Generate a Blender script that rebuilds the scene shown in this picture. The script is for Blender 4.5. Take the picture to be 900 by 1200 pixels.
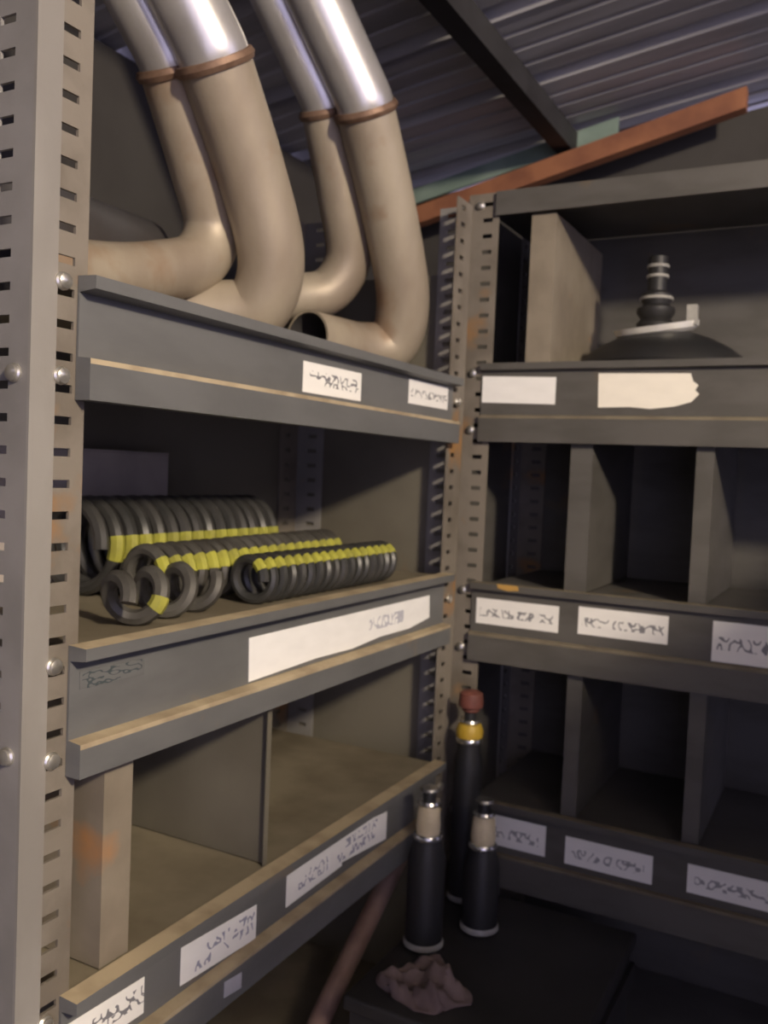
import bpy, bmesh, math, random
from mathutils import Vector, Matrix
random.seed(7)
S = bpy.context.scene
C = S.collection
for o in list(bpy.data.objects): bpy.data.objects.remove(o)

# ------------------------------------------------------------------ camera, world, exposure
cam_d = bpy.data.cameras.new('camera'); cam = bpy.data.objects.new('camera', cam_d); C.objects.link(cam)
cam_d.sensor_fit = 'VERTICAL'; cam_d.sensor_height = 36.0; cam_d.lens = 31.2; cam_d.clip_start = .02
cam_d.dof.use_dof = True; cam_d.dof.focus_distance = .62; cam_d.dof.aperture_fstop = 31.2/3.2      # soft hand-held shot
fw = Vector((-.471, .881, -.046)).normalized()          # looking 28 deg left of the aisle, slightly down
rt = Vector((.880, .473, .042)); rt = (rt - fw*rt.dot(fw)).normalized()
up = rt.cross(fw)
m = Matrix((rt, up, -fw)).transposed().to_4x4(); m.translation = (0, 0, 1.45)
cam.matrix_world = m
S.camera = cam
W = bpy.data.worlds.new('dusk_sky'); S.world = W; W.use_nodes = True
bg = W.node_tree.nodes['Background']; bg.inputs[0].default_value = (.49, .46, .70, 1); bg.inputs[1].default_value = 2.3
S.view_settings.view_transform = 'Standard'; S.view_settings.look = 'None'
S.view_settings.gamma = 1; S.view_settings.use_curve_mapping = False
S.view_settings.exposure = 0.0
# the shed's warm lamp, high on the right under the roof (its shadows fall left and back in the photograph)
ld = bpy.data.lights.new('lamp_right_offscreen', 'POINT'); ld.energy = 285; ld.color = (1.0,.85,.66); ld.shadow_soft_size = .085
lo = bpy.data.objects.new('lamp_right_offscreen', ld); C.objects.link(lo); lo.location = (1.45, -.35, 2.415)

# ------------------------------------------------------------------ materials
MATS = {}
def mat(name, col, rough=.6, metal=0.0, col2=None, scale=12, stretch=(1,1,1), lo=.42, hi=.62, bump=.0, bscale=90,
        stain=None, stain_scale=5, stain_lo=.62, stain_hi=.72, emit=None, spec=.5, coat=0):
    mt = bpy.data.materials.new(name); mt.use_nodes = True
    nt = mt.node_tree; N = nt.nodes; L = nt.links; b = N['Principled BSDF']
    b.inputs['Roughness'].default_value = rough; b.inputs['Metallic'].default_value = metal
    b.inputs['Specular IOR Level'].default_value = spec
    b.inputs['Base Color'].default_value = (*col, 1)
    tc = N.new('ShaderNodeTexCoord'); mp = N.new('ShaderNodeMapping'); mp.inputs['Scale'].default_value = stretch
    L.new(tc.outputs['Object'], mp.inputs[0])
    src = None
    if col2 is None: col2 = tuple(c*.72 for c in col)
    nz = N.new('ShaderNodeTexNoise'); nz.inputs['Scale'].default_value = scale; nz.inputs['Detail'].default_value = 6
    L.new(mp.outputs[0], nz.inputs[0])
    mr = N.new('ShaderNodeMapRange'); mr.inputs[1].default_value = lo; mr.inputs[2].default_value = hi
    L.new(nz.outputs[0], mr.inputs[0])
    mx = N.new('ShaderNodeMix'); mx.data_type = 'RGBA'
    mx.inputs[6].default_value = (*col, 1); mx.inputs[7].default_value = (*col2, 1)
    L.new(mr.outputs[0], mx.inputs[0]); src = mx.outputs[2]
    if stain:
        n2 = N.new('ShaderNodeTexNoise'); n2.inputs['Scale'].default_value = stain_scale; n2.inputs['Detail'].default_value = 8
        L.new(tc.outputs['Object'], n2.inputs[0])
        m2 = N.new('ShaderNodeMapRange'); m2.inputs[1].default_value = stain_lo; m2.inputs[2].default_value = stain_hi
        L.new(n2.outputs[0], m2.inputs[0])
        x2 = N.new('ShaderNodeMix'); x2.data_type = 'RGBA'; x2.inputs[7].default_value = (*stain, 1)
        L.new(m2.outputs[0], x2.inputs[0]); L.new(src, x2.inputs[6]); src = x2.outputs[2]
    L.new(src, b.inputs['Base Color'])
    if bump:
        n3 = N.new('ShaderNodeTexNoise'); n3.inputs['Scale'].default_value = bscale; n3.inputs['Detail'].default_value = 4
        L.new(tc.outputs['Object'], n3.inputs[0])
        bp = N.new('ShaderNodeBump'); bp.inputs['Strength'].default_value = bump; bp.inputs['Distance'].default_value = .002
        L.new(n3.outputs[0], bp.inputs['Height']); L.new(bp.outputs[0], b.inputs['Normal'])
    if coat: b.inputs['Coat Weight'].default_value = coat; b.inputs['Coat Roughness'].default_value = .3
    if emit:
        b.inputs['Emission Color'].default_value = (*emit[0], 1); b.inputs['Emission Strength'].default_value = emit[1]
    MATS[name] = mt
    return mt

mat('shelf_paint', (.130,.131,.130), .48, .0, (.112,.113,.112), 9, (1,1,3), bump=.12, stain=(.22,.15,.08), stain_scale=6, stain_lo=.68, stain_hi=.78)
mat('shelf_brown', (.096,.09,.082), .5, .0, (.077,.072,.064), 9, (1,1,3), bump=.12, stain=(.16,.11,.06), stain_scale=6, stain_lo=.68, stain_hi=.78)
mat('dust_rim_dim', (.19,.16,.11), .85, 0, (.14,.115,.08), 18, bump=.3)  # dimmed copy of the ledge dust; its rim strip is a painted highlight
mat('dust_rim_light', (.42,.34,.22), .85, 0, (.30,.235,.15), 18, bump=.3)  # tan dust on the ledge tops, and the painted highlight on their rims
mat('post_paint', (.265,.25,.228), .5, 0, (.22,.205,.185), 10, (1,1,.5), bump=.15, stain=(.36,.20,.08), stain_scale=7, stain_lo=.66, stain_hi=.74)
mat('post_worn', (.195,.17,.138), .55, 0, (.145,.124,.098), 16, bump=.25, stain=(.30,.16,.06), stain_scale=8, stain_lo=.60, stain_hi=.70)
mat('post_side', (.25,.237,.225), .55, 0, (.20,.19,.178), 9, bump=.15, stain=(.42,.24,.09), stain_scale=6, stain_lo=.67, stain_hi=.73)
mat('panel_olive', (.155,.141,.108), .6, 0, (.12,.108,.082), 5, bump=.1, stain=(.20,.12,.06), stain_scale=7, stain_lo=.66, stain_hi=.8)
mat('divider_tan', (.24,.205,.155), .6, 0, (.18,.15,.112), 10, bump=.15, stain=(.36,.17,.06), stain_scale=6, stain_lo=.62, stain_hi=.72)
mat('deck_brown', (.20,.17,.115), .75, 0, (.14,.115,.075), 9, bump=.2)
mat('bolt_zinc', (.75,.72,.64), .28, .85, (.6,.57,.5), 30)
mat('pipe_raw', (.42,.36,.27), .5, .25, (.29,.235,.175), 9, (1,1,.3), lo=.38, hi=.66, bump=.15, stain=(.27,.17,.10), stain_scale=11, stain_lo=.56, stain_hi=.74)
mat('pipe_bright', (.70,.675,.64), .34, .7, (.56,.53,.5), 10, bump=.05, coat=.6)
mat('weld_brown', (.24,.15,.10), .55, .4, (.14,.08,.05), 40, bump=.4)
mat('muffler_dark', (.10,.095,.095), .33, .4, (.07,.06,.055), 8)
mat('spring_black', (.045,.043,.04), .42, .0, (.03,.03,.028), 20)
mat('spring_grey', (.095,.09,.078), .5, .2, (.06,.055,.047), 20)
mat('paint_yellow', (.36,.35,.045), .6, 0, (.26,.25,.04), 30)
mat('board_grey', (.42,.37,.33), .8, 0, (.33,.29,.26), 8)
mat('rust_red', (.33,.135,.065), .75, 0, (.22,.085,.045), 9, bump=.2)
mat('flash_green', (.26,.34,.29), .5, 0, (.19,.26,.22), 9)
mat('roof_zinc', (.46,.45,.46), .40, .15, (.34,.33,.34), 6, (.4,3,1), bump=.05)
mat('steel_black', (.035,.033,.033), .6, .0, (.022,.02,.02), 8)
mat('wall_dark', (.06,.055,.05), .85, 0, (.045,.04,.037), 4)
mat('concrete', (.16,.15,.14), .9, 0, (.11,.10,.095), 4, bump=.3, bscale=40)
mat('rubber_black', (.016,.015,.015), .55, 0, (.015,.015,.016), 15)
mat('chrome', (.78,.77,.74), .22, .9, (.6,.6,.58), 20)
mat('plate_light', (.78,.76,.70), .35, .3, (.6,.58,.53), 20)
mat('bushing_cream', (.66,.57,.38), .55, 0, (.52,.44,.28), 25)
mat('bushing_red', (.17,.055,.04), .6, 0, (.12,.04,.03), 25)
mat('band_yellow', (.50,.33,.035), .5, 0, (.55,.34,.03), 25)
mat('grey_ring', (.42,.41,.37), .45, .1, (.3,.29,.27), 25)
mat('pipe_rusty', (.30,.20,.16), .7, .1, (.21,.13,.10), 14, bump=.25)
mat('rag_pink', (.20,.145,.13), .95, 0, (.15,.105,.098), 8, bump=.4, bscale=200)
mat('crate_black', (.03,.028,.028), .55, 0, (.02,.019,.019), 9)
mat('sticker_grey', (.5,.5,.54), .6)
mat('tape_orange', (.62,.36,.09), .7)

def paper(name, base, ink, rows, side=(0,1), ink_amt=.5, seed=0):
    """white paper card; faint handwriting as flat print in the card's own UV"""
    mt = bpy.data.materials.new(name); mt.use_nodes = True
    nt = mt.node_tree; N = nt.nodes; L = nt.links; b = N['Principled BSDF']
    b.inputs['Roughness'].default_value = .75
    uv = N.new('ShaderNodeUVMap'); sp = N.new('ShaderNodeSeparateXYZ'); L.new(uv.outputs[0], sp.inputs[0])
    def mth(op, a, c=None):
        n = N.new('ShaderNodeMath'); n.operation = op
        for i, v in enumerate((a, c)):
            if v is None: continue
            if isinstance(v, (int, float)): n.inputs[i].default_value = v
            else: L.new(v, n.inputs[i])
        return n.outputs[0]
    mp = N.new('ShaderNodeMapping'); mp.inputs['Scale'].default_value = (1, .28, 1); mp.inputs['Location'].default_value = (seed*3.1, seed*1.7, 0)
    oi = N.new('ShaderNodeObjectInfo'); va = N.new('ShaderNodeVectorMath'); va.operation = 'ADD'
    vm = N.new('ShaderNodeVectorMath'); vm.operation = 'SCALE'; vm.inputs[3].default_value = 40
    L.new(oi.outputs['Random'], vm.inputs[0]); L.new(uv.outputs[0], va.inputs[0]); L.new(vm.outputs[0], va.inputs[1])
    L.new(va.outputs[0], mp.inputs[0])
    nz = N.new('ShaderNodeTexNoise'); nz.inputs['Scale'].default_value = 13; nz.inputs['Detail'].default_value = .5
    L.new(mp.outputs[0], nz.inputs[0])
    stroke = mth('LESS_THAN', mth('ABSOLUTE', mth('SUBTRACT', nz.outputs[0], .5)), .055)
    total = None
    for (v, h, u0, u1) in rows:
        r = mth('LESS_THAN', mth('ABSOLUTE', mth('SUBTRACT', sp.outputs[1], v)), h)
        r = mth('MULTIPLY', r, mth('MULTIPLY', mth('GREATER_THAN', sp.outputs[0], u0), mth('LESS_THAN', sp.outputs[0], u1)))
        total = r if total is None else mth('MAXIMUM', total, r)
    mx = N.new('ShaderNodeMix'); mx.data_type = 'RGBA'; mx.inputs[7].default_value = (*ink, 1)
    n2 = N.new('ShaderNodeTexNoise'); n2.inputs['Scale'].default_value = 3; L.new(uv.outputs[0], n2.inputs[0])
    m2 = N.new('ShaderNodeMix'); m2.data_type = 'RGBA'
    m2.inputs[6].default_value = (*base, 1); m2.inputs[7].default_value = (*(c*.86 for c in base), 1)
    L.new(n2.outputs[0], m2.inputs[0]); L.new(m2.outputs[2], mx.inputs[6])
    if total is None: mx.inputs[0].default_value = 0
    else: L.new(mth('MULTIPLY', mth('MULTIPLY', stroke, total), ink_amt), mx.inputs[0])
    L.new(mx.outputs[2], b.inputs['Base Color'])
    MATS[name] = mt

# ------------------------------------------------------------------ mesh helpers
class MB:
    def __init__(s): s.v = []; s.f = []; s.mi = []; s.mats = []; s.smooth = []
    def slot(s, m):
        if m not in s.mats: s.mats.append(m)
        return s.mats.index(m)
    def add(s, vs, fs, m, smooth=False):
        k = len(s.v); i = s.slot(m); s.v += [Vector(p) for p in vs]
        for f in fs: s.f.append(tuple(k+q for q in f)); s.mi.append(i); s.smooth.append(smooth)
        return s
    def box(s, a, b, m):
        x0,x1 = sorted((a[0],b[0])); y0,y1 = sorted((a[1],b[1])); z0,z1 = sorted((a[2],b[2]))
        return s.add([(x0,y0,z0),(x1,y0,z0),(x1,y1,z0),(x0,y1,z0),(x0,y0,z1),(x1,y0,z1),(x1,y1,z1),(x0,y1,z1)],
              [(0,3,2,1),(4,5,6,7),(0,1,5,4),(1,2,6,5),(2,3,7,6),(3,0,4,7)], m)
    def tube(s, pts, r, m, n=16, caps=True, closed=False, squash=None):
        P = [Vector(p) for p in pts]; R = r if isinstance(r, (list, tuple)) else [r]*len(P)
        T = []
        for i in range(len(P)):
            a = P[max(0,i-1)]; b = P[min(len(P)-1,i+1)]; T.append((b-a).normalized())
        u = T[0].orthogonal().normalized(); vs = []
        for i, p in enumerate(P):
            u = (u - T[i]*u.dot(T[i])).normalized(); w = T[i].cross(u)
            for k in range(n):
                a = 2*math.pi*k/n; vs.append(p + (u*math.cos(a)+w*math.sin(a))*R[i])
        fs = [(i*n+k, i*n+(k+1)%n, (i+1)*n+(k+1)%n, (i+1)*n+k) for i in range(len(P)-1) for k in range(n)]
        s.add(vs, fs, m, True)
        if caps:
            k0 = len(s.v)-len(vs); mi = s.slot(m)
            s.f.append(tuple(k0+n-1-k for k in range(n))); s.mi.append(mi); s.smooth.append(False)
            s.f.append(tuple(k0+(len(P)-1)*n+k for k in range(n))); s.mi.append(mi); s.smooth.append(False)
        return s
    def lathe(s, prof, c, m, n=28, axis=Vector((0,0,1))):
        c = Vector(c); q = Vector((0,0,1)).rotation_difference(axis)
        vs = [c + q @ Vector((r*math.cos(2*math.pi*k/n), r*math.sin(2*math.pi*k/n), z)) for r, z in prof for k in range(n)]
        fs = [(i*n+k, i*n+(k+1)%n, (i+1)*n+(k+1)%n, (i+1)*n+k) for i in range(len(prof)-1) for k in range(n)]
        fs += [tuple(range(n-1,-1,-1)), tuple((len(prof)-1)*n+k for k in range(n))]
        return s.add(vs, fs, m, True)
    def build(s, name, parent=None, origin=None, uvs=None, bevel=0):
        """ONE mesh object; verts given in world space, stored relative to the root's location"""
        root = parent
        while root is not None and root.parent is not None: root = root.parent
        off = Vector(root.location) if root is not None else Vector(origin or (0,0,0))
        me = bpy.data.meshes.new(name); me.from_pydata([tuple(p-off) for p in s.v], [], s.f)
        for mm in s.mats: me.materials.append(MATS[mm])
        for p, i, sm in zip(me.polygons, s.mi, s.smooth): p.material_index = i; p.use_smooth = sm
        bm = bmesh.new(); bm.from_mesh(me); bmesh.ops.recalc_face_normals(bm, faces=bm.faces)
        for e in bm.edges:
            if len(e.link_faces) == 2 and e.calc_face_angle(0) > .7: e.smooth = False
        bm.to_mesh(me); bm.free()
        o = bpy.data.objects.new(name, me); C.objects.link(o)
        if parent is not None: o.parent = parent
        else: o.location = off
        if bevel:
            b = o.modifiers.new('bevel', 'BEVEL'); b.width = bevel; b.segments = 2; b.limit_method = 'ANGLE'
        return o
def thing(name, label, cat, loc, group=None):
    o = bpy.data.objects.new(name, None); C.objects.link(o); o.location = loc; o.empty_display_size = .05
    o['label'] = label; o['category'] = cat
    if group: o['group'] = group
    return o
def tag(o, label, cat, group=None):
    o['label'] = label; o['category'] = cat
    if group: o['group'] = group
    return o
def struct(o): o['kind'] = 'structure'; return o
def bez(pts, n=10):
    """smooth polyline (Catmull-Rom) through pts"""
    P = [Vector(p) for p in pts]; P = [2*P[0]-P[1]] + P + [2*P[-1]-P[-2]]; out = []
    for i in range(1, len(P)-2):
        for k in range(n):
            t = k/n; a,b,c,d = P[i-1:i+3]
            out.append(.5*((2*b)+(c-a)*t+(2*a-5*b+4*c-d)*t*t+(3*b-a-3*c+d)*t**3))
    return out + [P[-2]]

# ------------------------------------------------------------------ the setting
XW, YW = -1.26, 2.25
def roof_z(x): return 2.30 + .14*(x+.68)
MB().box((-1.4,-2.3,-.1),(9,2.6,0),'concrete').build('floor'); struct(bpy.data.objects['floor'])
struct(MB().box((XW-.08,-2.2,0),(XW,2.35,2.205),'wall_dark').build('wall_left'))
struct(MB().add([(XW,YW,0),(3.1,YW,0),(3.1,YW,roof_z(3.1)-.03),(XW,YW,roof_z(XW)-.03),
                 (XW,YW+.08,0),(3.1,YW+.08,0),(3.1,YW+.08,roof_z(3.1)-.03),(XW,YW+.08,roof_z(XW)-.03)],
                [(0,1,2,3),(7,6,5,4),(0,4,5,1),(1,5,6,2),(2,6,7,3),(3,7,4,0)],'wall_dark').build('wall_back'))
struct(MB().box((XW,-2.2,0),(.5,-2.12,roof_z(XW)),'wall_dark').build('wall_front'))
ceil = bpy.data.objects.new('ceiling', None); C.objects.link(ceil); ceil.location = (0,0,2.3); struct(ceil)
PIT = .29
def roof_sheet(y0, nper):
    mb = MB(); prof = []
    for i in range(nper):
        b = y0 + i*PIT
        for dy, dz in ((0,0),(.045,0),(.050,.004),(.060,.004),(.065,0),(.105,0),(.110,.004),(.120,.004),(.125,0),(.170,0),
                       (.175,.004),(.185,.004),(.190,0),(.232,0),(.246,.036),(.272,.036),(.286,0)):
            prof.append((b+dy, dz))
    prof.append((y0+nper*PIT+.02, 0))
    xs = (-1.34, 0.4, 3.2); vs = []
    for t in (0, .0012):
        for x in xs:
            for y, dz in prof: vs.append((x, y, roof_z(x)+dz+t))
    n = len(prof); fs = []
    for t in (0, 1):
        for a in range(2):
            for k in range(n-1):
                q = (t*3*n+a*n+k, t*3*n+a*n+k+1, t*3*n+(a+1)*n+k+1, t*3*n+(a+1)*n+k)
                fs.append(q)
    mb.add(vs, fs, 'roof_zinc'); return mb.build('roof_sheet', ceil)
YR = 1.835-.24        # a rib's flank stands at y = 1.835
for j in range(-4, 1): roof_sheet(YR + j*3*PIT + (.0 if j else 0), 3)
def sloped_bar(name, x0, x1, y0, y1, dz0, dz1, m):
    v = [(x,y,roof_z(x)+d) for x in (x0,x1) for y in (y0,y1) for d in (dz0,dz1)]
    return MB().add(v, [(0,1,3,2),(4,6,7,5),(0,4,5,1),(2,3,7,6),(0,2,6,4),(1,5,7,3)], m).build(name)
for i, (x, d) in enumerate(((-.68,.058),(.16,.05),(1.05,.05))):
    z = roof_z(x); p = MB()
    p.box((x-.022,-2.1,z-d),(x+.022,2.24,z-.006),'steel_black'); struct(p.build('trim_%d' % (i+1)))
def bar(name, x0, x1, y0, y1, zc0, zc1, h, m):
    v = [(x,y,z+d) for x, z in ((x0,zc0),(x1,zc1)) for y in (y0,y1) for d in (-h,h)]
    return MB().add(v, [(0,1,3,2),(4,6,7,5),(0,4,5,1),(2,3,7,6),(0,2,6,4),(1,5,7,3)], m).build(name)
struct(bar('trim_4', XW, -.27, 2.10, 2.135, 2.078, 2.300, .023, 'rust_red'))
struct(bar('trim_5', XW, -.56, 2.15, 2.158, 2.155, 2.298, .020, 'flash_green'))

# ------------------------------------------------------------------ shelving
def mapper(kind, front):
    if kind == 'A': return lambda u, o, z: (front+o, u, z)       # faces +X, runs along Y
    if kind == 'C': return lambda u, o, z: (front-o, u, z)       # faces -X
    return lambda u, o, z: (u, front-o, z)                        # faces -Y, runs along X
def post(unit, M, u, o, du, do, z1, mfront, mside, w=.058, bolts=(), sbolts=(), t=.003, z0=0, mcol=None):
    """slotted steel angle: flange along u, flange along o, true slots"""
    mb = MB(); P = .027
    for ax in (0, 1):
        def bx(s0, s1, za, zb, m):
            if ax == 0: a, b = M(u+du*s0, o, za), M(u+du*s1, o+do*t, zb)
            else: a, b = M(u, o+do*s0, za), M(u+du*t, o+do*s1, zb)
            mb.box(a, b, m)
        mm = mfront if ax == 0 else mside
        bx(0 if ax == 0 else t, .026, z0, z1, (mcol or mm) if ax == 0 else mm)
        bx(.044, w, z0, z1, mm)
        z = z0
        while z < z1:
            bx(.026, .044, z, min(z+P-.007, z1), mm); z += P
    po = mb.build('post', unit)
    for (s, z) in bolts:
        c = M(u+du*s, o, z); ax = Vector(M(0,1,0)) - Vector(M(0,0,0))
        b = MB().lathe([(.0001,0),(.008,0),(.008,.0015),(.0066,.003),(.0066,.005),(.004,.0065),(.0001,.007)], c, 'bolt_zinc', 12, ax).build('bolt', po)
    for (s, z) in sbolts:
        c = M(u, o+do*s, z); ax = (Vector(M(-du,0,0)) - Vector(M(0,0,0))).normalized()
        MB().lathe([(.0001,0),(.008,0),(.008,.0015),(.0066,.003),(.0066,.005),(.004,.0065),(.0001,.007)], c, 'bolt_zinc', 12, ax).build('bolt', po)
    return po
def shelf(unit, M, u0, u1, ub0, ub1, zt, zl, zb, depth, m='shelf_paint', md='dust_rim_light', deck='deck_brown', lip=.022, ledge=.018):
    sh = MB().box(M(u0, -.001, zt-.018), M(u1, -depth, zt-.004), deck).build('shelf', unit)
    prof = [(.0006,zt),(lip,zt-.001),(lip,zt-.012),(.003,zt-.014),(.003,zl),(ledge,zl-.0015),(ledge,zl-.006),(ledge,zb),(.0006,zb)]
    vs = [M(u, o, z) for u in (ub0, ub1) for o, z in prof]; n = len(prof)
    mb = MB()
    for k in range(n):
        f = (k, (k+1)%n, n+(k+1)%n, n+k)
        mb.add([vs[q] for q in f], [(0,1,2,3)], md if k in (0, 4, 5) else m)  # dust on the top faces; front rim strip is a highlight put in as colour
    mb.add(vs, [tuple(range(n)), tuple(range(2*n-1, n-1, -1))], m)
    mb.build('front_beam', sh)
    return sh
def card(sh, M, quad, m, name='paper_label', o=.0034, label=None, poly=None):
    """thin card; quad = corners (u,z): top-left, top-right, bottom-right, bottom-left in its own plane"""
    n = len(quad); t = .0007
    vs = [M(u, o+k, z) for k in (0, t) for u, z in quad]
    fs = [tuple(range(n)), tuple(range(2*n-1, n-1, -1))] + [(k, (k+1)%n, n+(k+1)%n, n+k) for k in range(n)]
    ob = MB().add(vs, fs, m).build(name, sh)
    us = [q[0] for q in quad]; zs = [q[1] for q in quad]
    U0, U1, Z0, Z1 = min(us), max(us), min(zs), max(zs)
    me = ob.data; uvl = me.uv_layers.new(name='uv'); root = sh
    pts = [(q[0], q[1]) for q in quad]*2
    # order of mesh vertices is preserved
    for lp in me.loops:
        u, z = pts[lp.vertex_index]; uvl.data[lp.index].uv = ((u-U0)/(U1-U0)*(U1-U0)/.14, (z-Z0)/(Z1-Z0))
    if label: ob['label'] = label
    return ob
def divider(sh_or_unit, M, uf0, uf1, us, z0, z1, depth, m, o0=-.002):
    mb = MB().box(M(uf0, o0, z0), M(uf1, o0-.0015, z1), m)
    mb.box(M(us-.0008, o0-.0015, z0), M(us+.0008, -depth, z1), m)
    return mb.build('divider', sh_or_unit)

# ---- left unit
AX = -.600; A = mapper('A', AX); AD = .33
ua = thing('shelving_unit', 'grey steel shelving unit holding exhaust pipes and coil springs', 'shelving', (AX-AD/2, .95, 0))
post(ua, A, .502, 0, 1, -1, 2.19, 'post_worn', 'post_side', mcol='post_paint',
     bolts=((.031,1.598),(.031,1.519),(.031,1.271),(.031,1.189),(.031,.955)), sbolts=((.018,1.518),(.016,1.198)))
post(ua, A, 1.392, 0, -1, -1, 1.90, 'post_worn', 'post_side', bolts=((.028,1.57),(.028,1.24),(.028,.92)))
post(ua, A, .502, -AD-.004, 1, 1, 2.19, 'post_worn', 'post_side')
post(ua, A, 1.392, -AD-.004, -1, 1, 1.90, 'post_worn', 'post_side')
MB().box(A(1.3935,-.002,.05), A(1.395,-AD,1.79), 'panel_olive').build('end_panel', ua)
MB().box(A(.51,-AD-.0045,1.30), A(1.385,-AD-.006,1.595), 'panel_olive').build('back_panel', ua)
MB().box(A(.51,-AD-.0045,.62), A(1.385,-AD-.006,1.28), 'panel_olive').build('back_panel', ua)
sa = [shelf(ua, A, .561, 1.333, .549, 1.338, zt, zl, zb, AD) for zt, zl, zb in
      ((1.606,1.537,1.500),(1.287,1.203,1.171),(.973,.895,.853),(.600,.535,.490))]
divider(ua, A, .600, .637, .6008, .971, 1.262, AD-.03, 'divider_tan', -.004)
divider(ua, A, .860, .868, .8672, .971, 1.262, AD-.03, 'panel_olive', -.004)
# ---- right unit across the end of the aisle
BY = 1.434; B = mapper('B', BY); BD = .32
ub = thing('shelving_unit', 'dark grey steel bin shelving unit across the end of the aisle', 'shelving', (-.15, BY+BD/2, 0))
zb_ = (1.912,1.626,1.528,1.249,1.148,.86,.77)
post(ub, B, -.624, 0, 1, -1, 1.932, 'post_worn', 'post_side', w=.055, bolts=tuple((.021,z) for z in zb_))
post(ub, B, .320, 0, -1, -1, 1.932, 'post_worn', 'post_side', w=.055, bolts=tuple((.021,z) for z in zb_))
post(ub, B, -.624, -BD-.004, 1, 1, 1.932, 'post_worn', 'post_side', w=.055)
post(ub, B, .320, -BD-.004, -1, 1, 1.932, 'post_worn', 'post_side', w=.055)
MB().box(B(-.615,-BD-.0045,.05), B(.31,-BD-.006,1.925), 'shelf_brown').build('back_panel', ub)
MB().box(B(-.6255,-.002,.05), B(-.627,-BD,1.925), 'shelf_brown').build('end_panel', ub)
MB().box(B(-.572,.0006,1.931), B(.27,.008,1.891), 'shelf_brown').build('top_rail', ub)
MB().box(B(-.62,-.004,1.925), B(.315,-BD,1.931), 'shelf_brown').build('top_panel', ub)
sb = [shelf(ub, B, -.567, .263, -.585, .281, zt, zl, zb, BD, 'shelf_brown', 'dust_rim_dim', deck='shelf_brown', lip=.014, ledge=.011) for zt, zl, zb in
      ((1.642,1.554,1.508),(1.266,1.179,1.129),(.890,.802,.745),(.50,.42,.37))]
divider(ub, B, -.511, -.469, -.4695, 1.641, 1.889, BD-.02, 'divider_tan', -.004)
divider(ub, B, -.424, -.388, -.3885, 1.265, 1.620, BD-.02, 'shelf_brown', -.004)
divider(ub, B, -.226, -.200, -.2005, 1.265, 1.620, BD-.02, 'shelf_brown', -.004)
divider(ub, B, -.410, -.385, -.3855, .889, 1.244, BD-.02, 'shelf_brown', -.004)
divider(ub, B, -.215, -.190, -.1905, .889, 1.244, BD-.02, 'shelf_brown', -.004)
# ---- third unit, unseen beside the camera: added and sized to shade the lower shelves
CX = .50; Cm = mapper('C', CX); CD = .33
uc = thing('shelving_unit', 'unseen grey steel shelving unit added to shade the lower shelves', 'shelving', (CX+CD/2, .755, 0))
for u, du in ((.12,1),(1.39,-1)):
    post(uc, Cm, u, 0, du, -1, 1.74, 'post_worn', 'post_side'); post(uc, Cm, u, -CD-.004, du, 1, 1.74, 'post_worn', 'post_side')
MB().box(Cm(.13,-CD-.0045,.05), Cm(1.38,-CD-.006,1.735), 'shelf_paint').build('back_panel', uc)
for zt in (1.735, 1.42, 1.10, .78, .46): shelf(uc, Cm, .181, 1.331, .169, 1.341, zt, zt-.08, zt-.115, CD)

# ---- paper labels on the beams
ink = (.07,.07,.09); blue = (.10,.11,.24)
paper('paper_two_lines', (.90,.88,.83), ink, [(.60,.12,.1,.95),(.38,.09,.35,.95)], ink_amt=.85, seed=1)
paper('paper_one_line', (.88,.86,.82), ink, [(.46,.16,.05,.98)], ink_amt=.8, seed=2)
paper('paper_long', (.92,.91,.89), blue, [(.55,.18,2.0,2.75)], ink_amt=.5, seed=3)
paper('paper_blue_ink', (.88,.87,.85), blue, [(.62,.10,.3,.95),(.36,.10,.15,.9)], ink_amt=.7, seed=4)
paper('paper_blank', (.92,.91,.88), ink, [])
paper('paper_cream', (.92,.87,.76), ink, [])
paper('paper_grey', (.88,.86,.82), ink, [(.48,.17,.04,.96)], ink_amt=.8, seed=5)
paper('paper_plain', (.88,.86,.82), ink, [(.44,.17,.08,.92)], ink_amt=.65, seed=6)
paper('marker', (.128,.129,.128), (.03,.045,.05), [(.62,.3,.02,.55),(.2,.15,.06,.35)], ink_amt=.9, seed=8)
def q(u0,u1,z1,z0,t=0): return [(u0,z1),(u1,z1+t),(u1,z0+t),(u0,z0)]
card(sa[0], A, q(.895,1.035,1.578,1.541,.001), 'paper_two_lines', label='white paper label with two lines of handwriting')
card(sa[0], A, q(1.177,1.317,1.588,1.552,.001), 'paper_one_line', label='white paper label with one faint line')
card(sa[1], A, [(.806,1.256),(1.281,1.255),(1.284,1.219),(1.21,1.211),(1.12,1.212),(1.04,1.207),(.95,1.209),(.808,1.2055)], 'paper_long', label='long white paper strip with blue writing')
card(sa[1], A, q(.560,.640,1.262,1.246,-.001), 'marker', 'marker_writing', .0031, 'dark marker handwriting on the grey beam')
card(sa[2], A, q(.530+.022,.653,.944,.907,-.004), 'paper_grey', label='white paper label with dark writing').data.materials[0] = MATS['paper_two_lines']
card(sa[2], A, q(.707,.839,.944,.903,-.009), 'paper_blue_ink', label='white paper label with blue writing')
card(sa[2], A, q(.901,1.035,.945,.905,.002), 'paper_blue_ink', label='white paper label half under another label')
card(sa[2], A, q(1.000,1.163,.958,.916,-.016), 'paper_blue_ink', o=.0043, label='white paper label tilted over its neighbour')
card(sa[2], A, q(.763,.794,.884,.866,-.004), 'sticker_grey', 'sticker', .0183, 'small square grey sticker')
card(sb[0], B, q(-.583,-.453,1.620,1.575,-.003), 'paper_blank', label='blank white paper label')
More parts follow.
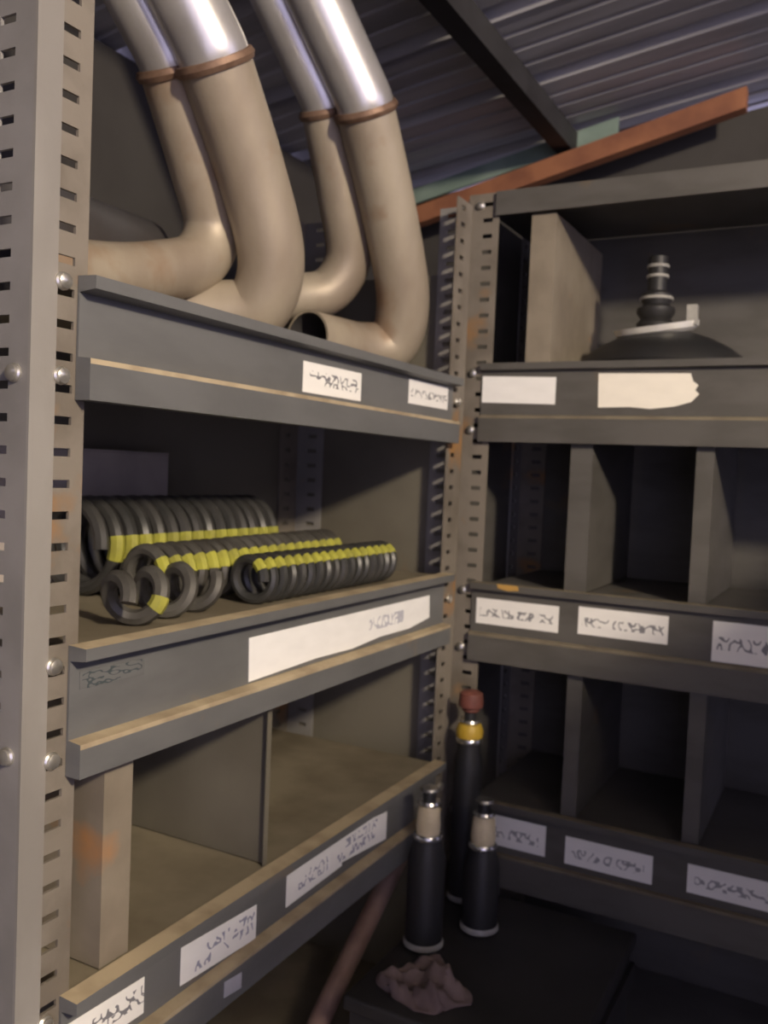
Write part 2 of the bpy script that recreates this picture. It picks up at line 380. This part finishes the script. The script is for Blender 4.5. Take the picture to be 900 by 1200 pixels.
card(sb[0], B, [(-.383,1.622),(-.240,1.620),(-.236,1.608),(-.228,1.602),(-.232,1.594),(-.226,1.588),(-.237,1.576),(-.262,1.569),(-.298,1.565),(-.33,1.568),(-.381,1.567)], 'paper_cream', label='cream paper label with a torn end')
card(sb[1], B, q(-.575,-.428,1.238,1.194), 'paper_one_line')
card(sb[1], B, q(-.395,-.252,1.242,1.197), 'paper_one_line')
card(sb[1], B, q(-.186,-.046,1.243,1.181), 'paper_one_line')
card(sb[2], B, q(-.572,-.431,.866,.814), 'paper_plain')
card(sb[2], B, q(-.397,-.255,.858,.812), 'paper_plain')
card(sb[2], B, q(-.202,-.051,.860,.815), 'paper_plain')
card(sb[1], B, [(-.535,1.266),(-.498,1.266),(-.496,1.258),(-.515,1.256),(-.533,1.259)], 'tape_orange', 'tape_scrap', .0142, 'orange scrap of tape on the shelf lip')

# ------------------------------------------------------------------ exhaust pipes on the top shelf
def exhaust(label, low, high, coll, r=.044):
    """two bent pipes welded into a bright collector"""
    e = thing('exhaust_pipe', label, 'exhaust pipe', (low[-1][0], low[-1][1], 1.602), 'bent exhaust pipes on the top shelf')
    for pts, rr in ((low, r), (high, r*.86)):
        path = bez(pts, 12); end = path[-1]; d = (path[-1]-path[-2]).normalized()
        mb = MB().tube(path, rr, 'pipe_raw', 24, caps=False)
        mb.tube([end, end-d*.03, end-d*.07], rr*.92, 'muffler_dark', 24, caps=False)
        mb.lathe([(.0001,-.07),(rr*.92,-.07)], end, 'muffler_dark', 24, d)
        n0 = 24; q = d.orthogonal().normalized(); w = d.cross(q)
        ring = [end + (q*math.cos(2*math.pi*k/n0)+w*math.sin(2*math.pi*k/n0))*rad for rad in (rr*.92, rr) for k in range(n0)]
        mb.add(ring, [(k, (k+1)%n0, n0+(k+1)%n0, n0+k) for k in range(n0)], 'pipe_raw')
        mb.build('pipe', e)
    for pts, rr in ((low, r), (high, r*.86)):
        a = Vector(pts[0]); d = (Vector(pts[0])-Vector(pts[1])).normalized()
        ring = [(rr-.006,-.008),(rr+.003,-.006),(rr+.0055,0),(rr+.003,.006),(rr-.006,.008)]
        MB().lathe(ring, a-d*.002, 'weld_brown', 28, d).build('weld_bead', e)
    for (pts, rr, cc) in ((low, r, coll[0]), (high, r*.86, coll[1])):
        a = Vector(pts[0]); d = (Vector(pts[0])-Vector(pts[1])).normalized()
        MB().tube(bez([a, a+d*.015]+[a+d*.015+Vector(cc)*t for t in (.06,.16,.28)], 10), rr*.97, 'pipe_bright', 28).build('collector_tube', e)
    return e
exhaust('bent twin exhaust pipe with bright tops beside the corner post',
        [(-.68,1.160,1.985),(-.68,1.245,1.86),(-.685,1.315,1.74),(-.71,1.335,1.668),(-.745,1.295,1.652),(-.765,1.235,1.652),(-.775,1.17,1.652)],
        [(-.752,1.165,1.995),(-.755,1.225,1.88),(-.762,1.265,1.80),(-.79,1.255,1.745),(-.825,1.215,1.728),(-.862,1.14,1.716)],
        ((-.30,-.47,.85), (-.30,-.47,.85)))
exhaust('bent twin exhaust pipe with bright tops beside the dusty end post',
        [(-.70,.838,1.925),(-.70,.915,1.82),(-.70,.965,1.725),(-.725,.975,1.665),(-.765,.955,1.652),(-.81,.925,1.652)],
        [(-.765,.835,1.925),(-.77,.90,1.825),(-.775,.935,1.765),(-.78,.915,1.715),(-.785,.85,1.687),(-.79,.76,1.664),(-.79,.63,1.646)],
        ((-.30,-.47,.85), (-.30,-.47,.85)))
mf = thing('muffler', 'dark oval steel muffler lying behind the bent pipes', 'muffler', (-.88,.76,1.602))
mb = MB(); rings = ((-.19,.3),(-.188,.8),(-.178,.97),(-.165,1),(.165,1),(.178,.97),(.188,.8),(.19,.3)); n = 36
vs = [(-.882+.043*k*math.cos(2*math.pi*a/n), .76+y, 1.692+.088*k*math.sin(2*math.pi*a/n)) for y, k in rings for a in range(n)]
fs = [(i*n+a, i*n+(a+1)%n, (i+1)*n+(a+1)%n, (i+1)*n+a) for i in range(len(rings)-1) for a in range(n)]
fs += [tuple(range(n)), tuple((len(rings)-1)*n+a for a in range(n))]
mb.add(vs, fs, 'muffler_dark', True).build('body', mf)
MB().tube([(-.882,.95,1.70),(-.882,.99,1.70)], .02, 'muffler_dark', 16).build('inlet_tube', mf)

# ------------------------------------------------------------------ coil springs on the middle shelf
def spring(label, c, yaw, R, wire, pitch, turns, mcoil, stripe=None, tilt=0):
    """helix lying on its side, axis turned by yaw from +Y; stripe = (angle centre, half width) of yellow paint"""
    z = 1.283 + R + wire
    s = thing('coil_spring', label, 'spring', (c[0], c[1], 1.283), 'coil springs on the middle shelf')
    ax = Vector((-math.sin(yaw), math.cos(yaw), 0)); sd = Vector((math.cos(yaw), math.sin(yaw), 0)); upv = Vector((0,0,1))
    L = pitch*turns; c0 = Vector((c[0], c[1], z)) - ax*L/2
    def p(a, rr=R): return c0 + ax*(pitch*a/(2*math.pi)) + (sd*math.cos(a)+upv*math.sin(a))*rr
    n = int(turns*28)
    MB().tube([p(2*math.pi*turns*i/n) for i in range(n+1)], wire, mcoil, 8).build('coil', s)
    if stripe:
        for k in range(int(turns)+1):
            if turns < 5 and k != 1: continue
            a0 = 2*math.pi*k + stripe[0]
            if a0-stripe[1] < 0 or a0+stripe[1] > 2*math.pi*turns: continue
            MB().tube([p(a0+stripe[1]*t/3) for t in range(-3,4)], wire+.0008, 'paint_yellow', 8).build('paint_mark', s)
    return s
spring('black coil spring with a broad yellow stripe, behind the others', (-.830,.935), 0, .0525, .0088, .0245, 14.5, 'spring_black', (.0,.27))
spring('grey coil spring with a yellow stripe beside the broad-striped spring', (-.712,.955), .05, .030, .0075, .0225, 18.5, 'spring_grey', (.45,.3))
spring('dark coil spring with thin yellow marks along the shelf lip', (-.636,1.02), .0, .0245, .0065, .0205, 16.5, 'spring_black', (.8,.25))
spring('short open coil spring with a yellow end mark near the dusty post', (-.643,.71), .12, .0215, .0085, .052, 3.1, 'spring_grey', (-.3,.3))
bx = thing('cardboard_box', 'grey cardboard box behind the coil springs', 'box', (-.905,.72,1.283))
MB().box((-.922,.575,1.2836),(-.897,1.0,1.46),'board_grey').build('body', bx)
MB().box((-.9225,.575,1.4605),(-.896,1.0,1.463),'board_grey').build('flap', bx)
sl = thing('sleeve', 'dark rubber sleeve with a red collar at the spring\'s end', 'sleeve', (-.84,1.20,1.283))
MB().lathe([(.012,-.035),(.026,-.034),(.028,-.02),(.024,-.012),(.028,0),(.024,.01),(.026,.03),(.012,.033)], (-.84,1.21,1.3130), 'rubber_black', 24, Vector((0,1,0))).build('body', sl)
MB().lathe([(.012,-.006),(.029,-.006),(.029,.006),(.012,.006)], (-.84,1.25,1.3130), 'bushing_red', 24, Vector((0,1,0))).build('collar', sl)
MB().lathe([(.003,-.004),(.022,-.004),(.022,.004),(.003,.004)], (-.84,1.261,1.3130), 'grey_ring', 24, Vector((0,1,0))).build('end_cap', sl)

# ------------------------------------------------------------------ strut mount in the right unit's top bin
sm = thing('strut_mount', 'black domed strut mount with a bright metal plate and threaded stud', 'car part', (-.32,1.57,1.638))
MB().lathe([(.0001,0),(.138,0),(.142,.010),(.135,.022),(.112,.040),(.082,.056),(.055,.066),(.0001,.070)], (-.315,1.585,1.6385), 'rubber_black', 40).build('dome', sm)
ax = Vector((-.10,-.18,1)).normalized()
MB().lathe([(.018,.004),(.060,-.004),(.069,.002),(.071,.012),(.060,.009),(.018,.010)], (-.325,1.575,1.708), 'plate_light', 36, ax).build('plate', sm)
MB().lathe([(.0001,0),(.030,0),(.032,.008),(.025,.016),(.032,.026),(.032,.034),(.022,.040),(.026,.050),(.026,.058),(.016,.064),(.016,.122),(.0001,.124)], (-.328,1.575,1.714), 'rubber_black', 28).build('stud', sm)
for z, r in ((1.765,.0275),(1.803,.018),(1.820,.018)):
    MB().lathe([(r-.008,-.0025),(r,-.0025),(r+.001,0),(r,.0025),(r-.008,.0025)], (-.328,1.575,z), 'grey_ring', 28).build('ring', sm)
MB().box((-.272,1.548,1.715),(-.256,1.566,1.748),'grey_ring').build('lug', sm)

# ------------------------------------------------------------------ floor corner: crate with shock absorbers
cr = thing('crate', 'black crate standing on end in the corner', 'crate', (-.42,1.2,0))
mb = MB(); x0,x1,y0,y1,zt = -.578,-.27,1.02,1.412,.738
mb.box((x0,y0,zt-.02),(x1,y1,zt),'crate_black'); mb.build('lid', cr, bevel=.004)
MB().box((x0+.008,y0+.008,0),(x1-.008,y1-.008,zt-.0205),'crate_black').build('body', cr)
for z in (.16,.34,.52,.66):
    MB().box((x0,y0,z),(x1,y0+.0075,z+.03),'crate_black').build('rib', cr)
    MB().box((x1-.0075,y0+.008,z),(x1,y1,z+.03),'crate_black').build('rib', cr)
def shock(label, c, hb, hc, rtop, mtop, mband, rb=.0285, extra=None):
    z = .7385
    s = thing('shock_absorber', label, 'shock absorber', (c[0],c[1],z), 'shock absorbers standing on the crate')
    P = lambda prof, z0, m, n: MB().lathe(prof, (c[0],c[1],z0), m, 28).build(n, s)
    P([(.0001,0),(rb-.004,0),(rb+.002,.004),(rb+.002,.009),(rb,.012)], z, 'grey_ring', 'base_ring')
    P([(.0001,.0),(rb,.0),(rb,hb-.03),(rb-.004,hb-.015),(.020,hb),(.0001,hb)], z+.0122, 'rubber_black', 'body')
    zz = z+.0124+hb
    P([(.0001,0),(.021,0),(.0225,.003),(.0225,.006),(.020,.009),(.0001,.009)], zz, 'chrome', 'seal_ring')
    P([(.0001,0),(rtop,0),(rtop+.001,.01),(rtop-.001,hc-.006),(rtop-.004,hc),(.0001,hc)], zz+.0092, mtop, 'bushing')
    zz += .0094+hc
    P([(.0001,0),(.016,0),(.018,.003),(.016,.007),(.0001,.007)], zz, 'chrome', 'washer')
    P([(.0001,0),(.010,0),(.010,.012),(.0001,.013)], zz+.0072, 'rubber_black', 'stud')
    P([(.0001,0),(.013,0),(.015,.003),(.013,.006),(.0001,.006)], zz+.0203, mband, 'nut')
    return s
shock('black shock absorber with cream bushing and double chrome rings', (-.541,1.195), .152, .042, .0175, 'bushing_cream', 'chrome')
shock('black shock absorber with cream bushing, in front of a paper label', (-.487,1.285), .118, .042, .0185, 'bushing_cream', 'chrome')
shock('tall black shock absorber with yellow bushing and red-brown top', (-.549,1.362), .255, .022, .022, 'band_yellow', 'bushing_red', .024)
s3 = [o for o in bpy.data.objects if o.name.startswith('shock_absorber')][-1]
MB().lathe([(.0001,0),(.020,0),(.021,.006),(.019,.022),(.012,.026),(.0001,.026)], (-.549,1.362,1.066), 'bushing_red', 24).build('cap', s3)
tp = MB().tube(bez([(-.645,1.372,.842),(-.645,1.25,.765),(-.645,1.10,.668),(-.645,1.05,.634),(-.648,1.01,.617),(-.66,.95,.615),(-.68,.80,.615)],8), .016, 'pipe_rusty', 16).build('tailpipe')
tag(tp, 'thin rusty bent pipe leaning under the lowest labelled shelf', 'pipe')
# crumpled rag on the crate
mb = MB(); n = 26; vs = []
for i in range(n+1):
    for j in range(n+1):
        a, b = i/n-.5, j/n-.5
        h = .016 + .010*math.sin(9*a+5*b) + .008*math.sin(17*b-6*a+1) + .005*math.sin(31*a+23*b)
        edge = max(abs(a), abs(b))*2; h = max(.0015, h*(1-edge**3)+.002)
        wx = .010*math.sin(9*b)*(1-abs(a)); wy = .009*math.sin(8*a+2)*(1-abs(b)); k = 1-.45*(abs(2*a*2*b)); a *= k; b *= k
        vs.append((-.49+.14*a+wx, 1.095+.12*b+wy, .7385+h))
top = len(vs); vs += [(x,y,.7383) for x,y,z in vs]
fs = [(i*(n+1)+j, (i+1)*(n+1)+j, (i+1)*(n+1)+j+1, i*(n+1)+j+1) for i in range(n) for j in range(n)]
fs += [tuple(top+k for k in reversed(f)) for f in list(fs)]
for k in range(n):
    for a, b in ((k,k+1),(n*(n+1)+k, n*(n+1)+k+1),(k*(n+1),(k+1)*(n+1)),(k*(n+1)+n,(k+1)*(n+1)+n)): fs.append((a,b,b+top,a+top))
rg = mb.add(vs, fs, 'rag_pink', True).build('rag', None, (-.49,1.095,.738))
tag(rg, 'crumpled dusty pink rag on top of the black crate', 'rag')
